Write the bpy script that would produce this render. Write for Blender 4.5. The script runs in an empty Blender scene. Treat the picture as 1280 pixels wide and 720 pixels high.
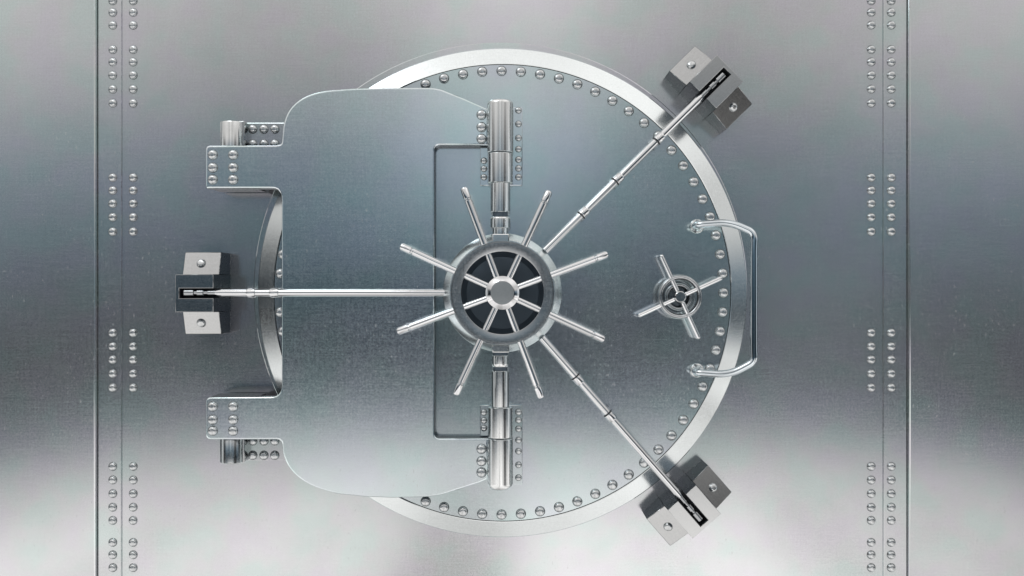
import bpy, bmesh, math, random
from mathutils import Vector, Matrix
random.seed(7)
R = math.radians
S = 0.004            # metres per picture unit measured on the wall
D = 4.918            # camera distance from the wall
Z0 = 1.6             # height of the lens above the ground
scene = bpy.context.scene
C = scene.collection

# ------------------------------------------------------------------ helpers
def W(px, py, h=0.0):
    """world position of a measured point standing h metres proud of the wall"""
    k = (D - h) / D * S
    return Vector(((px - 640) * k, -h, Z0 + (360 - py) * k))

def U(n, h=0.0):
    """a measured length at height h, in metres"""
    return n * S * (D - h) / D

def thing(name, label, cat, px=None, py=None, h=0.0, ang=0.0, group=None, loc=None):
    o = bpy.data.objects.new(name, None)
    o.empty_display_size = 0.05
    C.objects.link(o)
    o.location = loc if loc is not None else W(px, py, h)
    o.rotation_euler = (math.pi / 2, -ang, 0)      # local x right, local y up, local z out of the wall
    o['label'] = label; o['category'] = cat; o['kind'] = 'thing'
    if group: o['group'] = group
    o['a'] = ang
    return o

def L(t, px, py, h):
    """measured point -> local coordinates of a thing"""
    d = W(px, py, h) - Vector(t.location)
    v = Vector((d.x, d.z, -d.y))
    a = t['a']
    c, s = math.cos(-a), math.sin(-a)
    return Vector((v.x * c - v.y * s, v.x * s + v.y * c, v.z))

def finish(name, bm, mat, parent, angle=28, loc=(0, 0, 0), rotz=0.0, hard=False, edge=None):
    bmesh.ops.recalc_face_normals(bm, faces=bm.faces)
    me = bpy.data.meshes.new(name)
    bm.to_mesh(me); bm.free()
    big = max(p.area for p in me.polygons)
    me.set_sharp_from_angle(angle=R(angle))
    for p in me.polygons: p.use_smooth = not (hard and (p.area > .02 * big or len(p.vertices) > 4))
    me.materials.append(mat)
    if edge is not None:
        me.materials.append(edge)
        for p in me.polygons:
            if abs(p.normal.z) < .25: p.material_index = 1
    o = bpy.data.objects.new(name, me)
    C.objects.link(o)
    o.parent = parent
    o.location = loc
    o.rotation_euler = (0, 0, rotz)
    return o

def copy_obj(o, parent, loc, rotz=0.0, tilt=False):
    c = o.copy(); C.objects.link(c)
    c.parent = parent; c.location = loc; c.rotation_euler = (random.uniform(-.035, .035), random.uniform(-.035, .035), rotz) if tilt else (0, 0, rotz)
    return c

def copy_tree(o, parent=None):
    c = o.copy(); C.objects.link(c)
    c.parent = parent
    for ch in list(o.children): copy_tree(ch, c)
    return c

def lathe(prof, n=48, bm=None, center=(0, 0), phase=0.0):
    """profile of (radius, z); radius 0 closes with a point"""
    bm = bm or bmesh.new()
    rings = []
    for r, z in prof:
        if r < 1e-7:
            rings.append([bm.verts.new((center[0], center[1], z))])
        else:
            rings.append([bm.verts.new((center[0] + r * math.cos(phase + 2 * math.pi * i / n),
                                        center[1] + r * math.sin(phase + 2 * math.pi * i / n), z)) for i in range(n)])
    for a, b in zip(rings[:-1], rings[1:]):
        for i in range(n):
            j = (i + 1) % n
            if len(a) == 1 and len(b) == 1: continue
            if len(a) == 1: bm.faces.new((a[0], b[i], b[j]))
            elif len(b) == 1: bm.faces.new((a[i], b[0], a[j]))
            else: bm.faces.new((a[i], b[i], b[j], a[j]))
    return bm

def prism(pts, z0, z1, bevel=0.0, seg=3, bm=None, both=False):
    bm = bm or bmesh.new()
    lo = [bm.verts.new((p[0], p[1], z0)) for p in pts]
    hi = [bm.verts.new((p[0], p[1], z1)) for p in pts]
    n = len(pts)
    top = bm.faces.new(hi)
    bm.faces.new(list(reversed(lo)))
    for i in range(n):
        j = (i + 1) % n
        bm.faces.new((lo[i], lo[j], hi[j], hi[i]))
    if bevel:
        ed = list(top.edges)
        bmesh.ops.recalc_face_normals(bm, faces=bm.faces)
        bmesh.ops.bevel(bm, geom=ed, offset=bevel, segments=seg, affect='EDGES', profile=0.5, clamp_overlap=True)
    return bm

def box(x0, x1, y0, y1, z0, z1, bevel=0.0, seg=2, bm=None):
    bm = bm or bmesh.new()
    vs = [bm.verts.new((x, y, z)) for x in (x0, x1) for y in (y0, y1) for z in (z0, z1)]
    fs = [(0, 1, 3, 2), (4, 6, 7, 5), (0, 4, 5, 1), (2, 3, 7, 6), (0, 2, 6, 4), (1, 5, 7, 3)]
    faces = [bm.faces.new([vs[i] for i in f]) for f in fs]
    if bevel:
        es = set()
        for f in faces:
            for e in f.edges: es.add(e)
        bmesh.ops.recalc_face_normals(bm, faces=bm.faces)
        bmesh.ops.bevel(bm, geom=list(es), offset=bevel, segments=seg, affect='EDGES', profile=0.5)
    return bm

def rod(a, b, prof, n=28, bm=None):
    """solid of revolution along a->b; prof = (distance from a, radius)"""
    bm = bm or bmesh.new()
    a = Vector(a); d = (Vector(b) - a).normalized()
    q = d.to_track_quat('Z', 'Y')
    rings = []
    for t, r in prof:
        c = a + d * t
        if r < 1e-7: rings.append([bm.verts.new(c)])
        else: rings.append([bm.verts.new(c + q @ Vector((r * math.cos(2 * math.pi * i / n), r * math.sin(2 * math.pi * i / n), 0))) for i in range(n)])
    if len(rings[0]) > 1: bm.faces.new(list(reversed(rings[0])))
    if len(rings[-1]) > 1: bm.faces.new(rings[-1])
    for A, B in zip(rings[:-1], rings[1:]):
        for i in range(n):
            j = (i + 1) % n
            if len(A) == 1: bm.faces.new((A[0], B[i], B[j]))
            elif len(B) == 1: bm.faces.new((A[i], B[0], A[j]))
            else: bm.faces.new((A[i], B[i], B[j], A[j]))
    return bm

def tube(path, r, n=20, bm=None):
    bm = bm or bmesh.new()
    pts = [Vector(p) for p in path]
    rings = []
    up = None
    for i, p in enumerate(pts):
        d = (pts[min(i + 1, len(pts) - 1)] - pts[max(i - 1, 0)]).normalized()
        if up is None:
            up = d.orthogonal().normalized()
        up = (up - d * up.dot(d)).normalized()
        s = d.cross(up)
        rings.append([bm.verts.new(p + (up * math.cos(2 * math.pi * k / n) + s * math.sin(2 * math.pi * k / n)) * r) for k in range(n)])
    for A, B in zip(rings[:-1], rings[1:]):
        for i in range(n):
            j = (i + 1) % n
            bm.faces.new((A[i], B[i], B[j], A[j]))
    bm.faces.new(list(reversed(rings[0]))); bm.faces.new(rings[-1])
    return bm

def smooth_path(pts, rad, n=8):
    """polyline with its corners rounded"""
    pts = [Vector(p) for p in pts]
    out = [pts[0]]
    for i in range(1, len(pts) - 1):
        p = pts[i]; a = (pts[i - 1] - p); b = (pts[i + 1] - p)
        r = min(rad[i] if isinstance(rad, (list, tuple)) else rad, a.length * .49, b.length * .49)
        if r < 1e-6: out.append(p); continue
        A = p + a.normalized() * r; B = p + b.normalized() * r
        for k in range(n + 1):
            t = k / n
            out.append(A * (1 - t) ** 2 + p * 2 * t * (1 - t) + B * t * t)
    out.append(pts[-1])
    return out

# ------------------------------------------------------------------ materials
def metal(name, col, rough, brush=0.05, bump=0.04, flecks=0.0, tint=0.0, metallic=1.0, mottle=0.0, scale=1.0, aniso=0.0):
    m = bpy.data.materials.new(name); m.use_nodes = True
    nt = m.node_tree; nd = nt.nodes; lk = nt.links
    bs = nd['Principled BSDF']
    bs.inputs['Metallic'].default_value = metallic
    bs.inputs['Roughness'].default_value = rough
    tc = nd.new('ShaderNodeTexCoord')
    def noise(sx, sy, sc, det=2.0, rgh=0.5):
        mp = nd.new('ShaderNodeMapping'); mp.inputs['Scale'].default_value = (sx * scale, sy * scale, max(sx, sy) * scale * .3)
        lk.new(tc.outputs['Object'], mp.inputs['Vector'])
        n = nd.new('ShaderNodeTexNoise'); n.inputs['Scale'].default_value = sc
        n.inputs['Detail'].default_value = det; n.inputs['Roughness'].default_value = rgh
        lk.new(mp.outputs['Vector'], n.inputs['Vector'])
        return n.outputs['Fac']
    def math_(op, a, b=None, c=None):
        n = nd.new('ShaderNodeMath'); n.operation = op
        for i, v in enumerate((a, b, c)):
            if v is None: continue
            if isinstance(v, (int, float)): n.inputs[i].default_value = v
            else: lk.new(v, n.inputs[i])
        return n.outputs[0]
    # crossed brushing: long thin streaks both ways
    h = noise(6, 220, 1.0, 3.0, .6)
    v = noise(220, 6, 1.0, 3.0, .6)
    g = noise(105, 105, 1.0, 3.0, .7)
    br = math_('ADD', math_('MULTIPLY', h, .28), math_('ADD', math_('MULTIPLY', v, .20), math_('MULTIPLY', g, .52)))   # about .5
    val = math_('ADD', 1.0, math_('MULTIPLY', math_('SUBTRACT', br, .5), brush * 6))
    if mottle:
        cl = noise(3.2, 3.2, 1.0, 4.0, .6)
        val = math_('MULTIPLY', val, math_('ADD', 1.0, math_('MULTIPLY', math_('SUBTRACT', cl, .5), mottle * 2)))
    comb = nd.new('ShaderNodeVectorMath'); comb.operation = 'SCALE'
    if tint:
        hue = noise(4.5, 4.5, 1.0, 2.0, .5)
        rp = nd.new('ShaderNodeValToRGB')
        e = rp.color_ramp.elements
        e[0].position = .36; e[0].color = (col[0] * (1 - tint), col[1] * (1 + .35 * tint), col[2] * (1 - .15 * tint), 1)
        e[1].position = .64; e[1].color = (col[0] * (1 + .25 * tint), col[1] * (1 - .45 * tint), col[2] * (1 + .35 * tint), 1)
        k = e.new(.5); k.color = (*col, 1)
        lk.new(hue, rp.inputs['Fac']); lk.new(rp.outputs['Color'], comb.inputs[0])
    else:
        comb.inputs[0].default_value = col
    lk.new(val, comb.inputs['Scale'])
    colour = comb.outputs[0]
    rg = math_('ADD', rough, math_('MULTIPLY', math_('SUBTRACT', br, .5), rough * 1.6))
    if flecks:
        # short pale scuffs, thinly scattered
        f1 = noise(95, 42, 1.0, 1.0, .4); f2 = noise(3.0, 3.0, 1.0, 2.0, .5)
        mask = math_('MULTIPLY', math_('MAXIMUM', math_('MULTIPLY', math_('SUBTRACT', f1, .675), 14.0), 0.0), math_('MAXIMUM', math_('MULTIPLY', math_('SUBTRACT', f2, .42), 6.0), 0.0))
        mk = nd.new('ShaderNodeClamp'); lk.new(mask, mk.inputs['Value'])
        fm = math_('MULTIPLY', mk.outputs[0], flecks)
        mx = nd.new('ShaderNodeMix'); mx.data_type = 'RGBA'
        lk.new(fm, mx.inputs['Factor']); lk.new(colour, mx.inputs['A']); mx.inputs['B'].default_value = (.80, .82, .82, 1)
        colour = mx.outputs['Result']
        met = math_('SUBTRACT', metallic, math_('MULTIPLY', fm, .8))
        lk.new(met, bs.inputs['Metallic'])
        rg = math_('ADD', rg, math_('MULTIPLY', fm, .3))
    lk.new(colour, bs.inputs['Base Color'])
    lk.new(rg, bs.inputs['Roughness'])
    if bump:
        bp = nd.new('ShaderNodeBump'); bp.inputs['Strength'].default_value = bump; bp.inputs['Distance'].default_value = .002
        lk.new(br, bp.inputs['Height']); lk.new(bp.outputs['Normal'], bs.inputs['Normal'])
    return m

STEEL = (.592, .620, .634)
M_wall = metal('brushed_wall_steel', STEEL, .145, brush=.075, bump=.015, flecks=.15, tint=.06, mottle=.09, metallic=.87)
M_door = metal('brushed_door_steel', (.565, .632, .652), .14, brush=.07, bump=.015, flecks=.15, tint=.05, mottle=.09, metallic=.88)
M_plate = metal('brushed_plate_steel', (.665, .742, .762), .16, brush=.07, bump=.02, flecks=.15, tint=.05, mottle=.09, metallic=.96)
M_ring = metal('satin_ring_steel', (.735, .79, .80), .20, brush=.06, bump=.007, mottle=.06, metallic=.95)
M_chrome = metal('polished_steel', (.68, .705, .72), .12, brush=.015, bump=0, mottle=.03)
M_cyl = metal('turned_steel', (.70, .73, .735), .18, brush=.03, bump=.02, mottle=.05)
M_handle = metal('worn_handle_steel', (.60, .665, .70), .10, brush=.04, bump=0, mottle=.06)
M_hub = metal('worn_hub_steel', (.24, .27, .285), .45, brush=.10, bump=.05, mottle=.15, metallic=.6, scale=1.5)
M_dial = metal('dull_dial_steel', (.16, .185, .205), .3, brush=.08, bump=.02, mottle=.08)
M_contact_shade = metal('rivet_contact_shade', (.17, .18, .185), .5, brush=.1, bump=0, mottle=.3, metallic=.2)  # dark tone painted round rivet bases as contact shade
M_rivet = metal('rivet_steel', (.57, .60, .61), .25, brush=.06, bump=.01, mottle=.08, scale=2)
M_rim = metal('satin_rim_steel', (.42, .445, .46), .22, brush=.10, bump=.03, mottle=.06)
M_block = metal('milled_block_steel', (.50, .52, .525), .16, brush=.06, bump=.02, mottle=.05)
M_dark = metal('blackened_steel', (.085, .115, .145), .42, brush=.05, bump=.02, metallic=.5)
M_edge = metal('dark_edge_steel', (.065, .08, .095), .30, brush=.06, bump=.02, mottle=.08)  # darker steel for the side faces of plate, arms and blocks
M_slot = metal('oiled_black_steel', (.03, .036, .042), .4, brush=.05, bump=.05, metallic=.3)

# ------------------------------------------------------------------ rivets
def rivet_mesh(r, parent, loc, mat=None, tall=.8):
    """domed rivet head on a thin rolled edge"""
    prof = [(r * 1.14, 0), (r * 1.12, r * .035), (r * 1.05, r * .03), (r * 1.05, r * .07)]
    prof += [(r * a, r * b * tall / .775) for a, b in ((1.0, .12), (.985, .28), (.925, .46), (.82, .60), (.68, .695), (.52, .745), (.38, .766), (.26, .773))]
    prof.append((0, r * tall))
    o = finish('rivet', lathe(prof, 24), mat or M_rivet, parent, angle=50, loc=loc)
    o.data.materials.append(M_contact_shade)               # contact shade painted as a dark ring round the head
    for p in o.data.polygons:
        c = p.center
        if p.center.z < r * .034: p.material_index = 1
    return o

def rivet_row(parent, spots, r, tall=.8, first=None):
    for p in spots:
        if first is None: first = rivet_mesh(r, parent, p, tall=tall)
        else: copy_obj(first, parent, p, random.uniform(0, 6.28), True)
    return first

# ------------------------------------------------------------------ the wall
wall = thing('steel_wall', 'wide brushed steel wall with two vertical seams of rivets behind the round vault door', 'wall', 640, 1200)
WT, WB = -480, 1200
def wall_box(x0, x1, h0, h1, name, bevel=0.0):
    a = L(wall, x0, WB, 0); b = L(wall, x1, WT, 0)
    return finish(name, box(a.x, b.x, a.y, b.y, h0, h1, bevel), M_wall, wall, hard=True)
wall_box(152, 1104, -.10, 0.0, 'wall_panel')
wall_box(-600, 123, -.10, .032, 'wall_panel', .009)
wall_box(1133, 1880, -.10, .032, 'wall_panel', .009)
GY = [1, 15.5, 31.5, 62, 77.5, 94, 111.5, 129, 222, 238, 254.5, 271.5, 289.5, 416, 433, 449.5, 467, 484.5, 583, 600, 617, 634, 650.5, 678, 693.5, 709.5]
first = None
for x0, x1, xs in ((123.4, 152.6, (141, 166.5)), (1103.4, 1132.6, (1089, 1114))):
    a = L(wall, x0, WB, 0); b = L(wall, x1, WT, 0)
    strip = finish('seam_strip', box(a.x, b.x, a.y, b.y, -.06, .010, .0035), M_wall, wall, hard=True)
    for x in xs:
        on = x0 < x < x1
        for y in GY:
            p = L(wall, x, y, .010 if on else 0.0)
            p.z = .0102 if on else .0002
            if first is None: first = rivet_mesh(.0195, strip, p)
            else: copy_obj(first, strip, p, random.uniform(0, 6.28), True)

# frame ring set round the doorway
fr = thing('door_frame', 'thin steel ring on the wall around the round door', 'door frame', 625.5, 361.5)
r0, r1 = U(285), U(309, .02)
finish('frame_ring', lathe([(r0, .0005), (r0, .014), (r1 - .004, .014), (r1 - .001, .012), (r1, .009), (r1, .0005)], 256), M_wall, fr)

# ------------------------------------------------------------------ round door
HD = .18                                  # face of the door above the wall
DX, DY = 628, 366
door = thing('vault_door', 'huge round steel vault door with a pale rim and a circle of rivets', 'vault door', DX, DY)
c = L(door, DX, DY, HD)
ro, ri = U(306, HD - .035), U(286, HD)
finish('door_slab', lathe([(0, HD), (ri - .004, HD), (ri - .002, HD - .004), (ri - .002, .021), (0, .021)], 256, center=(c.x, c.y)), M_door, door, angle=20)
finish('rim', lathe([(ri, .021), (ri, HD - .001), (ri + .003, HD + .0005), (ro - .004, HD - .0375), (ro, HD - .043), (ro, .021)], 256, center=(c.x, c.y)), M_ring, door, angle=20)
first = None
for k in range(72):
    a = R(5 * k)
    px, py = 626.9 + 277.3 * math.cos(a), DY - 277.3 * math.sin(a)
    # none under the hinge plate
    if 356 < px < 520 and 112 < py < 620: continue
    p = L(door, px, py, HD); p.z = HD + .0002
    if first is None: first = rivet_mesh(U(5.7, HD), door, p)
    else: copy_obj(first, door, p, random.uniform(0, 6.28), True)

# ------------------------------------------------------------------ hinge plate (crane arm)
HP = .245
hp = thing('hinge_plate', 'big pale C-shaped hinge plate laid across the left half of the door', 'hinge', 440, 366)
def arc(p0, p1, p2, n=8):
    return [((1 - t) ** 2 * p0[0] + 2 * t * (1 - t) * p1[0] + t * t * p2[0], (1 - t) ** 2 * p0[1] + 2 * t * (1 - t) * p1[1] + t * t * p2[1]) for t in [i / n for i in range(n + 1)]]
ol = []
ol += [(262, 182), (345, 181.6)] + arc((348, 181), (352, 181), (352, 176), 3)
ol += arc((353, 166), (355, 118), (415, 112.5), 14) + [(440, 110.6), (480, 109.6), (520, 109.4)] + arc((536, 109.4), (546, 109.6), (554, 112.5), 5)
ol += [(580, 123), (606, 134.5), (610, 136.3), (610, 181.5)]
ol += arc((550, 181.5), (543, 181.5), (543, 189), 6) + arc((543, 541), (543, 548), (550, 548), 6)
ol += [(610, 548), (610, 599), (600, 603.5), (570, 613)] + arc((556, 617.5), (546, 620.5), (530, 621.5), 5)
ol += [(490, 622.5), (455, 621)] + arc((425, 618), (362, 606), (353.5, 566), 14) + arc((352.5, 556), (352, 549.5), (346, 549.5), 3)
ol += arc((264, 549.5), (257, 549.5), (257, 543), 5) + arc((257, 503), (257, 497), (264, 496.5), 5)
ol += arc((338, 496), (351.5, 496), (352, 482), 6) + arc((352, 250), (352, 235.5), (340, 235.5), 6)
ol += [(264, 235.5)] + arc((259, 235.5), (257, 235.5), (257, 231), 3) + arc((257, 188), (257, 182.5), (261, 182.2), 4)
pts = [L(hp, x, y, HP).xy for x, y in ol]
clean = []
for p in pts:
    if not clean or (p - clean[-1]).length > 0.002: clean.append(p)
finish('plate', prism(clean, HD + .006, HP, .011, 4), M_plate, hp, angle=20, hard=True, edge=M_edge)
# two knuckle arms carrying the plate out to the wall hinges
for y0, y1 in ((184.5, 234.6), (497.6, 547)):
    a = L(hp, 258.5, y1, HP); b = L(hp, 318, y0, HP)
    finish('knuckle_arm', box(a.x, b.x, a.y, b.y, .032, HD + .0057), M_plate, hp, hard=True, edge=M_edge)
spots = []
for x in (266, 291.5):
    for y in (193.5, 209.5, 224.5, 508, 524.5, 538.5):
        q = L(hp, x, y, HP); q.z = HP + .0002; spots.append(q)
for y in (143.5, 159, 173.5, 561, 576.5, 590.5):
    q = L(hp, 602, y, HP); q.z = HP + .0002; spots.append(q)
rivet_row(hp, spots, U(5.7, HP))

# wall hinges: a barrel and a riveted bracket leaf, above and below
def wall_hinge(label, up):
    t = thing('wall_hinge', label, 'hinge', 300, 166 if up else 565, group='wall hinges of the door')
    hb = .19
    if up: yt, yb = 151.5, 184
    else:  yt, yb = 547, 579.5
    x0, x1 = 273, 302.5
    a = L(t, (x0 + x1) / 2, yb, hb - .02); b = L(t, (x0 + x1) / 2, yt, hb - .02)
    a.z = b.z = hb - U(14.5, hb)
    ln = (b - a).length; r = U((x1 - x0) / 2, hb - .02)
    finish('barrel', rod(a, b, [(0, r - .004), (.004, r), (ln - .005, r), (ln - .0015, r - .0015), (ln, r - .005)], 48), M_cyl, t)
    c0 = L(t, 300, yb if up else 576, .1); c1 = L(t, 309, 153.5 if up else yt, .1)
    finish('web', box(c0.x, c1.x, c0.y, c1.y, .0005, .15, .003), M_block, t, hard=True)
    d0 = L(t, 307, 184 if up else 575, .07); d1 = L(t, 362, 154 if up else 546, .07)
    finish('bracket_leaf', box(d0.x, d1.x, d0.y, d1.y, .0005, .085, .003), M_wall, t, hard=True)
    sp = []
    for x in (316, 330, 343.5):
        for y in ((161.5, 180) if up else (551, 569)):
            q = L(t, x, y, .085); q.z = .0852; sp.append(q)
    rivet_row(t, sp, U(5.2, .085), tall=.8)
wall_hinge('upper wall hinge with polished barrel above the left end of the hinge plate', True)
wall_hinge('lower wall hinge with dull barrel below the left end of the hinge plate', False)

# ------------------------------------------------------------------ pivot posts above and below the wheel
def pivot_post(label, up):
    t = thing('pivot_post', label, 'pivot post', 625, 200 if up else 540, HD, group='pivot posts on the door')
    cx, hz = 625.3, .262
    def P(y): 
        q = L(t, cx, y, hz); return q
    def cyl(name, ya, yb, hw, cap, mat=M_cyl, extra=None):
        """vertical cylinder between two heights; cap = rounding of the far end"""
        a = P(ya); b = P(yb); ln = (b - a).length; r = U(hw, hz)
        pr = [(0, r - .003), (.003, r)]
        if extra: pr += [(f * ln, r * k) for f, k in extra]
        for i in range(7):
            u = i / 6 * math.pi / 2
            pr.append((ln - cap + cap * math.sin(u), r - min(cap, r * .9) * .75 * (1 - math.cos(u))))
        return finish(name, rod(a, b, pr, 56), mat, t, angle=40)
    if up:
        cyl('long_barrel', 190.8, 126, 16.3, .018)
        cyl('short_barrel', 229, 192.2, 15.7, .003)
        cyl('shaft', 265.5, 229, 12.3, .003)
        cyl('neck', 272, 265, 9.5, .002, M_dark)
        cyl('collar', 285.5, 271, 12.6, .012)
        cyl('neck', 294, 285, 10.0, .002)
        c0 = L(t, 615.5, 304, .325); c1 = L(t, 636.5, 292.5, .325)
        fl = (603, 134, 653, 232)
        ry = (138, 155, 172.5, 186.5, 199.5, 210.5, 221.5); ly = (201, 211, 221.5)
    else:
        cyl('long_barrel', 547.6, 611, 16.0, .03)
        cyl('short_barrel', 508.5, 546.2, 15.5, .003)
        cyl('shaft', 463, 508.5, 11.3, .003)
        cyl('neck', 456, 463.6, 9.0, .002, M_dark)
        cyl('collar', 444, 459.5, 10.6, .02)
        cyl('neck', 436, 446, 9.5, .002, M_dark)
        c0 = L(t, 615.5, 440.5, .325); c1 = L(t, 636.5, 431, .325)
        fl = (603, 506.5, 653, 606)
        ry = (515, 525, 536, 550, 564, 581, 597); ly = (515.5, 525.5, 535)
    zb = -(t.location.y) ; zf = HD - zb
    finish('clevis', box(c0.x, c1.x, c0.y, c1.y, zf + .02,   .338 - zb, .004), M_cyl, t, hard=True)
    h1 = HD + .018
    xl = 614 
    a = L(t, xl, fl[3], h1); b = L(t, fl[2], fl[1], h1)
    finish('flange', box(a.x, b.x, a.y, b.y, zf + .0005, h1 - zb, .003), M_door, t, hard=True)
    a = L(t, 600, 232 if up else 545.5, h1); b = L(t, 613.4, 184.5 if up else 506.5, h1)
    finish('flange', box(a.x, b.x, a.y, b.y, zf + .0005, h1 - zb, .003), M_door, t, hard=True)
    sp = [L(t, 648, y, h1) + Vector((0, 0, .0002)) for y in ry] + [L(t, 605, y, h1) + Vector((0, 0, .0002)) for y in ly]
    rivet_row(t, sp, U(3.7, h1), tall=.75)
    # saddle under the barrels
    a = L(t, 612.5, fl[3] - 3, .23); b = L(t, 638, fl[1] + 3, .23)
    finish('saddle', box(a.x, b.x, a.y, b.y, zf + .015, .255 - zb, .003), M_block, t, hard=True)
pivot_post('upright pivot post of stacked steel barrels rising above the handwheel', True)
pivot_post('round-ended pivot post hanging below the handwheel', False)

# ------------------------------------------------------------------ gear housing behind the wheel
HH = .318
gh = thing('gear_housing', 'dished steel housing ring on the door behind the large handwheel', 'gear housing', DX, DY, HD)
c = L(gh, DX, DY, HH)
z = lambda h: h - HD
R74, R66, R58 = U(74.5, .285), U(66, HH), U(57, HH)
finish('housing_ring', lathe([(R74, .0005), (R74, z(.278)), (R74 - .002, z(.282)), (R66, z(HH)), (R58, z(HH)), (R58, .0005)], 160, center=(c.x, c.y)), M_ring, gh)
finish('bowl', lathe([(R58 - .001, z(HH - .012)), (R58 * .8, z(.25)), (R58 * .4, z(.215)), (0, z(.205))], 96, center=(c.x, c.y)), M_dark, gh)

# ------------------------------------------------------------------ large handwheel
HW = .395
wh = thing('handwheel', 'large eight-spoked steel handwheel at the centre of the vault door', 'wheel', DX, DY, HD)
c = L(wh, DX, DY, HW)
z = lambda h: h - HD
a_, b_ = U(51.5, HW), U(65, HW)
finish('rim', lathe([(a_, z(.36)), (a_, z(HW) - .003), (a_ + .0012, z(HW) - .0008), (a_ + .004, z(HW)), (b_ - .008, z(HW)), (b_ - .006, z(HW) - .004), (b_ - .004, z(HW) - .002), (b_ - .0015, z(HW) - .002), (b_, z(HW) - .004), (b_, z(.36)), (a_, z(.36))], 160, center=(c.x, c.y)), M_rim, wh, angle=30)
r_ = lambda n: U(n, HW)
finish('hub', lathe([(r_(20), z(.21)), (r_(20), z(.385)), (r_(21.5), z(.397)), (r_(21), z(.405)), (r_(17), z(.419)), (r_(14.6), z(.423))], 72, center=(c.x, c.y)), M_chrome, wh)
finish('hub_cap', lathe([(r_(14.5), z(.40)), (r_(14.5), z(.4225)), (r_(13.6), z(.4235)), (0, z(.4235))], 64, center=(c.x, c.y)), M_hub, wh)
sp0 = None
def spoke_profile(k):
    s = lambda n: U(n, HW)
    w = s(4.5)
    return [(0, w), (s(104), w), (s(105), w * .8), (s(106.5), w * .8), (s(107.5), w * 1.05), (s(119), w * 1.05), (s(121), w * .8), (s(121.6), w * .45), (s(120), w * .35)]
for k in range(8):
    a = R(20.3 + 45 * k)
    if sp0 is None:
        sp0 = finish('spoke', rod((0, 0, 0), (1, 0, 0), spoke_profile(0), 28), M_chrome, wh, angle=35)
        o = sp0
    else:
        o = copy_obj(sp0, wh, (0, 0, 0))
    o.location = (c.x + U(19.5, HW) * math.cos(a), c.y + U(19.5, HW) * math.sin(a), z(.371))
    o.rotation_euler = (0, 0, a)

# ------------------------------------------------------------------ latch blocks and locking bars
dc = W(DX, DY, HH)      # axis of the wheel
HB, HL = .29, .17
def make_block():
    t = thing('latch_block', '', 'latch', 0, 0, group='latch blocks on the wall')
    hx = .0890; hy = .0880; sy = .0245
    u = [(-hx, hy), (-hx, sy), (hx - .017, sy), (hx - .017, -sy), (-hx, -sy), (-hx, -hy), (hx, -hy), (hx, hy)]
    finish('block_body', prism(u, .0005, HB, .0013, 2), M_block, t, angle=20, hard=True, edge=M_edge)
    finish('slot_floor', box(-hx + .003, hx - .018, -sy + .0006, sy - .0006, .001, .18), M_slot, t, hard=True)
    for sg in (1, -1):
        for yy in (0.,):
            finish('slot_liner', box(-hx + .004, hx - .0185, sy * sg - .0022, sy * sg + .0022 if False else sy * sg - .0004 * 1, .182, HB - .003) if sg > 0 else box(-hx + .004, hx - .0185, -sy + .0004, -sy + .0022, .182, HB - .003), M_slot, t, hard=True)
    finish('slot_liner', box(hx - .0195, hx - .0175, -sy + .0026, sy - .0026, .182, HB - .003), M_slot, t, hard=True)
    for sg in (1, -1):
        y0, y1 = .0890, .198
        bm = bmesh.new()
        x = .0870
        za, zb = .192, .153
        prof = [(y0, .0005), (y1, .0005), (y1, zb), (y0, za)]
        A = [bm.verts.new((-x, sg * p, q)) for p, q in prof]; B = [bm.verts.new((x, sg * p, q)) for p, q in prof]
        bm.faces.new(A); bm.faces.new(list(reversed(B)))
        for i in range(4): bm.faces.new((A[i], A[(i + 1) % 4], B[(i + 1) % 4], B[i]))
        bmesh.ops.recalc_face_normals(bm, faces=bm.faces)
        bmesh.ops.bevel(bm, geom=[e for e in bm.edges], offset=.002, segments=2, affect='EDGES')
        lug = finish('lug', bm, M_block, t, angle=20, hard=True, edge=M_edge)
        r = .020
        ym = .1435; zm = za + (zb - za) * (ym - y0) / (y1 - y0)
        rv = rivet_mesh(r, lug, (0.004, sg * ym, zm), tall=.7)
        rv.name = 'bolt'
        rv.rotation_euler = (-sg * math.atan2(za - zb, y1 - y0), 0, 0)
        rv.data.name = 'bolt'
    return t
blocks = ((180.1, 1.450, 'latch block with a pale lower lug at the left end of the horizontal locking bar'),
          (44.6, 1.4155, 'latch block with one bright and one dark lug at the upper right of the door'),
          (-48.8, 1.371, 'latch block with white face and black inner side below right of the door'))
blk = make_block()
for i, (deg, rad, lab) in enumerate(blocks):
    t = blk if i == 0 else copy_tree(blk)
    a = R(deg)
    t.location = (dc.x + rad * math.cos(a), 0, dc.z + rad * math.sin(a))
    t.rotation_euler = (math.pi / 2, -a, 0)
    t['label'] = lab

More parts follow.
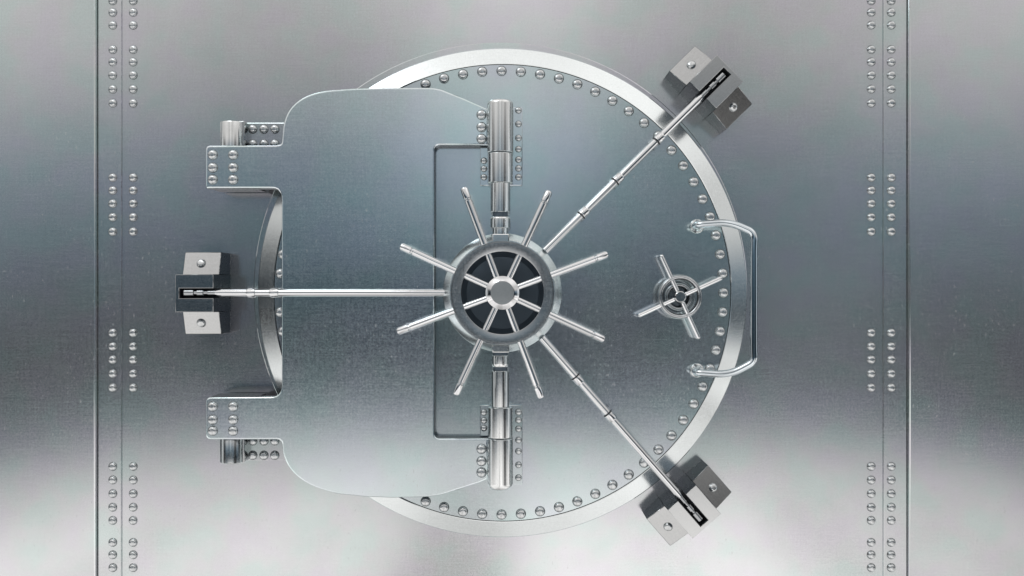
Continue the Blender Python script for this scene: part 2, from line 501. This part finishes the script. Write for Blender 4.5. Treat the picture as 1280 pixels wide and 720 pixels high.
bars = ((180.0, 1.450, (285, 314), 66, 'long horizontal locking bar running left from the handwheel across the hinge plate'),
        (44.6, 1.4155, (144, 204, 276), 75, 'locking bar slanting up to the right from the handwheel'),
        (-48.9, 1.371, (145, 206), 75, 'locking bar slanting down to the right from the handwheel'))
HR = .2725
for deg, rad, cols, start, lab in bars:
    a = R(deg)
    t = thing('locking_bar', lab, 'bolt bar', ang=a, group='locking bars of the door', loc=Vector((dc.x, -HR, dc.z)))
    u = lambda n: U(n, HR)
    s = u(start); e = rad - .095
    seg = [(0, u(4.6)), (e - s - .02, u(4.6)), (e - s, u(3.6))]
    finish('bar', rod((s, 0, 0), (2, 0, 0), seg, 32), M_chrome, t, angle=35)
    for q in cols:
        finish('sleeve', rod((u(q) - u(5.5), 0, 0), (2, 0, 0), [(0, u(5.0)), (.002, u(5.9)), (u(9), u(5.9)), (u(11), u(4.7))], 32), M_chrome, t, angle=35)
        if deg < 170: finish('sleeve_ring', rod((u(q) - u(6.6), 0, 0), (2, 0, 0), [(0, u(6.4)), (u(1), u(6.4))], 32), M_slot, t, angle=35)
    tip = [(0, u(3.4)), (.035, u(3.4)), (.037, u(2.4)), (.055, u(2.4)), (.057, u(4.2)), (.085, u(4.2)), (.087, u(2.6)), (.1, u(2.6)), (.102, u(4.6)), (.145, u(4.6)), (.149, u(3.6))]
    finish('tip', rod((e, 0, 0), (4, 0, 0), tip, 28), M_rim, t, angle=35)

# ------------------------------------------------------------------ small handwheel
HS = .28
sw = thing('small_handwheel', 'small four-spoked dial wheel on the right side of the door', 'wheel', 850, 371, HD)
c = L(sw, 850.5, 371, HS)
z = lambda h: h - HD
u = lambda n: U(n, HS)
cz = (c.x, c.y)
def torus_prof(r0, r1, z0, z1, n=12):
    cr, cz_ = (r0 + r1) / 2, (z0 + z1) / 2; a, b = (r1 - r0) / 2, (z1 - z0) / 2
    return [(cr + a * math.cos(2 * math.pi * i / n), cz_ + b * math.sin(2 * math.pi * i / n)) for i in range(n + 1)]
finish('rim', lathe(torus_prof(u(21.5), u(28), z(.242), z(.284), 16), 96, center=cz), M_rim, sw, angle=60)
finish('inner_ring', lathe(torus_prof(u(12), u(17.5), z(.205), z(.242), 12), 72, center=cz), M_rim, sw, angle=60)
finish('dial_plate', lathe([(u(20), .0005), (u(20), z(.198)), (u(19), z(.202)), (0, z(.202))], 72, center=cz), M_dial, sw)
finish('hub', lathe([(u(6), z(.20)), (u(6), z(.265)), (u(7), z(.270)), (u(7), z(.282)), (u(6), z(.285)), (0, z(.285))], 40, center=cz), M_block, sw)
o = None
for k in range(4):
    a = R(24.5 + 90 * k)
    if o is None:
        bm = box(0, u(52), -u(2.7), u(2.7), -.06, .012, .0095, 4)
        o = f0 = finish('spoke', bm, M_chrome, sw, angle=35, hard=True)
    else: o = copy_obj(f0, sw, (0, 0, 0))
    o.location = (c.x + u(6) * math.cos(a), c.y + u(6) * math.sin(a), z(.268)); o.rotation_euler = (0, 0, a)

# ------------------------------------------------------------------ pull handle
ph = thing('pull_handle', 'bowed polished steel pull handle at the right edge of the door', 'handle', 900, 372, HD)
q = lambda x, y, h: L(ph, x, y, h)
path = [q(871, 283, HD + .002), q(869, 281, .285), q(912, 277.5, .315), q(943, 291, .335), q(942, 310, .335),
        q(942, 436, .335), q(943, 452, .335), q(912, 468.5, .315), q(869, 465.5, .285), q(871, 463, HD + .002)]
path = smooth_path(path, [0, .04, .09, .10, .05, .05, .10, .09, .04, 0], 10)
finish('grip', tube(path, U(4.6, .35), 24), M_handle, ph, angle=60)
for x, y in ((871, 283), (871, 463)):
    p = q(x, y, HD)
    ball = [(U(5.9, HD) * math.cos(t), .090 + U(5.9, HD) * math.sin(t)) for t in [-1.0 + (math.pi / 2 + 1.0) * n / 12 for n in range(12)]]
    prof = [(U(9, HD), .0005), (U(9, HD), .010), (U(8, HD), .014), (U(5.4, HD), .022), (U(4.6, HD), .034)] + ball + [(0, .090 + U(5.9, HD))]
    finish('foot', lathe(prof, 40), M_cyl, ph, angle=50, loc=(p.x, p.y, 0))

# ------------------------------------------------------------------ light: environment shaped as a bright room with a dark far end, for the metal to mirror
w = bpy.data.worlds.new('World'); scene.world = w; w.use_nodes = True
nt = w.node_tree; nd = nt.nodes; lk = nt.links
bg = nd['Background']
tc = nd.new('ShaderNodeTexCoord')
sx = nd.new('ShaderNodeSeparateXYZ'); lk.new(tc.outputs['Generated'], sx.inputs[0])
def mth(op, a, b=None, c=None, clamp=False):
    n = nd.new('ShaderNodeMath'); n.operation = op; n.use_clamp = clamp
    for i, v in enumerate((a, b, c)):
        if v is None: continue
        if isinstance(v, (int, float)): n.inputs[i].default_value = v
        else: lk.new(v, n.inputs[i])
    return n.outputs[0]
def ramp(fac, stops, interp='EASE'):
    n = nd.new('ShaderNodeValToRGB'); cr = n.color_ramp; cr.interpolation = interp
    while len(cr.elements) > 1: cr.elements.remove(cr.elements[-1])
    cr.elements[0].position = stops[0][0]; v = stops[0][1]
    cr.elements[0].color = (*v, 1) if isinstance(v, tuple) else (v, v, v, 1)
    for p, v in stops[1:]:
        e = cr.elements.new(p); e.color = (*v, 1) if isinstance(v, tuple) else (v, v, v, 1)
    lk.new(fac, n.inputs[0]); return n.outputs[0]
X, Y, Z = sx.outputs
ax0 = mth('MINIMUM', mth('ABSOLUTE', X), .55)
zz = mth('MULTIPLY_ADD', mth('ADD', Z, mth('MULTIPLY', mth('POWER', ax0, 4.0), .5)), .5, .5)
def zs(v): return v * .5 + .5
def cool(v):   # dark end of the room is bluish, the lit parts neutral
    t = max(0, min(1, (v - .1) / .5))
    return (v * (.58 + .47 * t), v * (.98 + .02 * t), v * (1.32 - .345 * t))
base = ramp(zz, [(zs(p), cool(v)) for p, v in (
    (-1, .6), (-.8, 1.05), (-.5, 1.15), (-.34, 1.25), (-.23, 1.26), (-.165, .84), (-.125, .16), (-.09, .035), (-.03, .028), (0.01, .068), (.05, .13), (.13, .29), (.20, .56), (.30, .86), (.45, .74), (.65, 1.1), (.85, 1.25), (1, .8))], 'LINEAR')
ax = mth('ABSOLUTE', X)
side = ramp(ax, [(0, 1.22), (.06, 1.10), (.13, .80), (.22, .72), (.30, .80), (.37, .94), (.48, 1.0), (.6, 1.05), (.85, .95), (1, .8)], 'EASE')
upw = ramp(zz, [(zs(0), 0.0), (zs(.13), 1.0), (zs(.75), 1.0), (zs(.9), .0)], 'EASE')
mixf = nd.new('ShaderNodeMix'); mixf.data_type = 'RGBA'
lk.new(upw, mixf.inputs['Factor']); mixf.inputs['A'].default_value = (1, 1, 1, 1); lk.new(side, mixf.inputs['B'])
mul = nd.new('ShaderNodeMix'); mul.data_type = 'RGBA'; mul.blend_type = 'MULTIPLY'; mul.inputs['Factor'].default_value = 1
lk.new(base, mul.inputs['A']); lk.new(mixf.outputs['Result'], mul.inputs['B'])
# strips of light lying on the floor of the room, running towards the wall
ang = mth('DIVIDE', X, mth('SUBTRACT', mth('MULTIPLY', Z, -1), -.02))
nz = nd.new('ShaderNodeTexNoise'); nz.noise_dimensions = '1D'; nz.inputs['Scale'].default_value = 2.1; nz.inputs['Detail'].default_value = 2.5
lk.new(ang, nz.inputs['W'])
st = ramp(nz.outputs['Fac'], [(.41, .42), (.50, 1.0), (.58, 1.32)], 'EASE')
low = ramp(zz, [(zs(-.6), .3), (zs(-.3), 1.0), (zs(-.23), .8), (zs(-.165), 0.0)], 'EASE')
mixs = nd.new('ShaderNodeMix'); mixs.data_type = 'RGBA'
lk.new(low, mixs.inputs['Factor']); mixs.inputs['A'].default_value = (1, 1, 1, 1); lk.new(st, mixs.inputs['B'])
mul2 = nd.new('ShaderNodeMix'); mul2.data_type = 'RGBA'; mul2.blend_type = 'MULTIPLY'; mul2.inputs['Factor'].default_value = 1
lk.new(mul.outputs['Result'], mul2.inputs['A']); lk.new(mixs.outputs['Result'], mul2.inputs['B'])
# unseen dark patches and pale side bands, added to shape the metal's reflections
dx = mth('DIVIDE', mth('SUBTRACT', X, .665), .15); dz = mth('DIVIDE', mth('ADD', Z, .08), .38)
p4 = lambda v: mth('POWER', mth('ABSOLUTE', v), 4.0)
dark_patch = mth('MULTIPLY', mth('EXPONENT', mth('MULTIPLY', mth('ADD', p4(dx), p4(dz)), -1.0)), .95)
dxl = mth('DIVIDE', mth('ADD', X, .94), .20); dzl = mth('DIVIDE', Z, .24)
dark_patch = mth('MAXIMUM', dark_patch, mth('MULTIPLY', mth('EXPONENT', mth('MULTIPLY', mth('ADD', p4(dxl), p4(dzl)), -1.0)), .85))
keep = mth('SUBTRACT', 1.0, dark_patch)
side_lift = ramp(ax, [(.95, 0.0), (.985, .6), (1, .6)], 'EASE')
sc3 = nd.new('ShaderNodeVectorMath'); sc3.operation = 'SCALE'
lk.new(mul2.outputs['Result'], sc3.inputs[0]); lk.new(keep, sc3.inputs['Scale'])
ad3 = nd.new('ShaderNodeVectorMath'); ad3.operation = 'ADD'
lk.new(sc3.outputs[0], ad3.inputs[0]); lk.new(side_lift, ad3.inputs[1])
# unseen glows added to brighten the reflections: behind the viewer, low on the right
def glow(prev, x0, wx, z0, wz, colour):
    gx = mth('DIVIDE', mth('SUBTRACT', X, x0), wx); gz = mth('DIVIDE', mth('SUBTRACT', Z, z0), wz)
    g = mth('EXPONENT', mth('MULTIPLY', mth('ADD', mth('MULTIPLY', gx, gx), mth('MULTIPLY', gz, gz)), -1.0))
    g = mth('MULTIPLY', g, mth('LESS_THAN', Y, 0.0))
    sc = nd.new('ShaderNodeVectorMath'); sc.operation = 'SCALE'; sc.inputs[0].default_value = colour; lk.new(g, sc.inputs['Scale'])
    ad = nd.new('ShaderNodeVectorMath'); ad.operation = 'ADD'
    lk.new(prev, ad.inputs[0]); lk.new(sc.outputs[0], ad.inputs[1])
    return ad.outputs[0]
col = glow(ad3.outputs[0], -.01, .10, .12, .075, (.24, .27, .28))
col = glow(col, .29, .10, -.02, .09, (.08, .095, .105))
col = glow(col, -.16, .10, .06, .05, (.022, .032, .04))
lk.new(col, bg.inputs['Color'])
bg.inputs['Strength'].default_value = 1.0

def area(name, loc, target, size, power, colr=(1, 1, 1)):
    l = bpy.data.lights.new(name, 'AREA'); l.shape = 'RECTANGLE'; l.size, l.size_y = size; l.energy = power; l.color = colr
    o = bpy.data.objects.new(name, l); C.objects.link(o); o.location = loc
    o.rotation_euler = (Vector(target) - Vector(loc)).to_track_quat('-Z', 'Y').to_euler()
    return o
area('added_overhead_softbox', (-2.2, -2.7, 5.6), (0, 0, 1.6), (2.2, 1.1), 32, (.93, .97, 1.0))  # unseen lamp added overhead for glints and soft shadows

cam = bpy.data.cameras.new('camera')
co = bpy.data.objects.new('camera', cam); C.objects.link(co)
co.location = (0, -D, Z0); co.rotation_euler = (math.pi / 2, 0, 0)
cam.sensor_width = 36; cam.lens = 36 * D / (1280 * S)
cam.clip_end = 200; cam.clip_start = .05
scene.camera = co
for o in bpy.data.objects:
    if 'a' in o.keys(): del o['a']
scene.view_settings.view_transform = 'Standard'; scene.view_settings.look = 'None'
scene.view_settings.exposure = 0; scene.view_settings.gamma = 1
scene.cycles.max_bounces = 8; scene.cycles.glossy_bounces = 5
scene.cycles.use_denoising = True
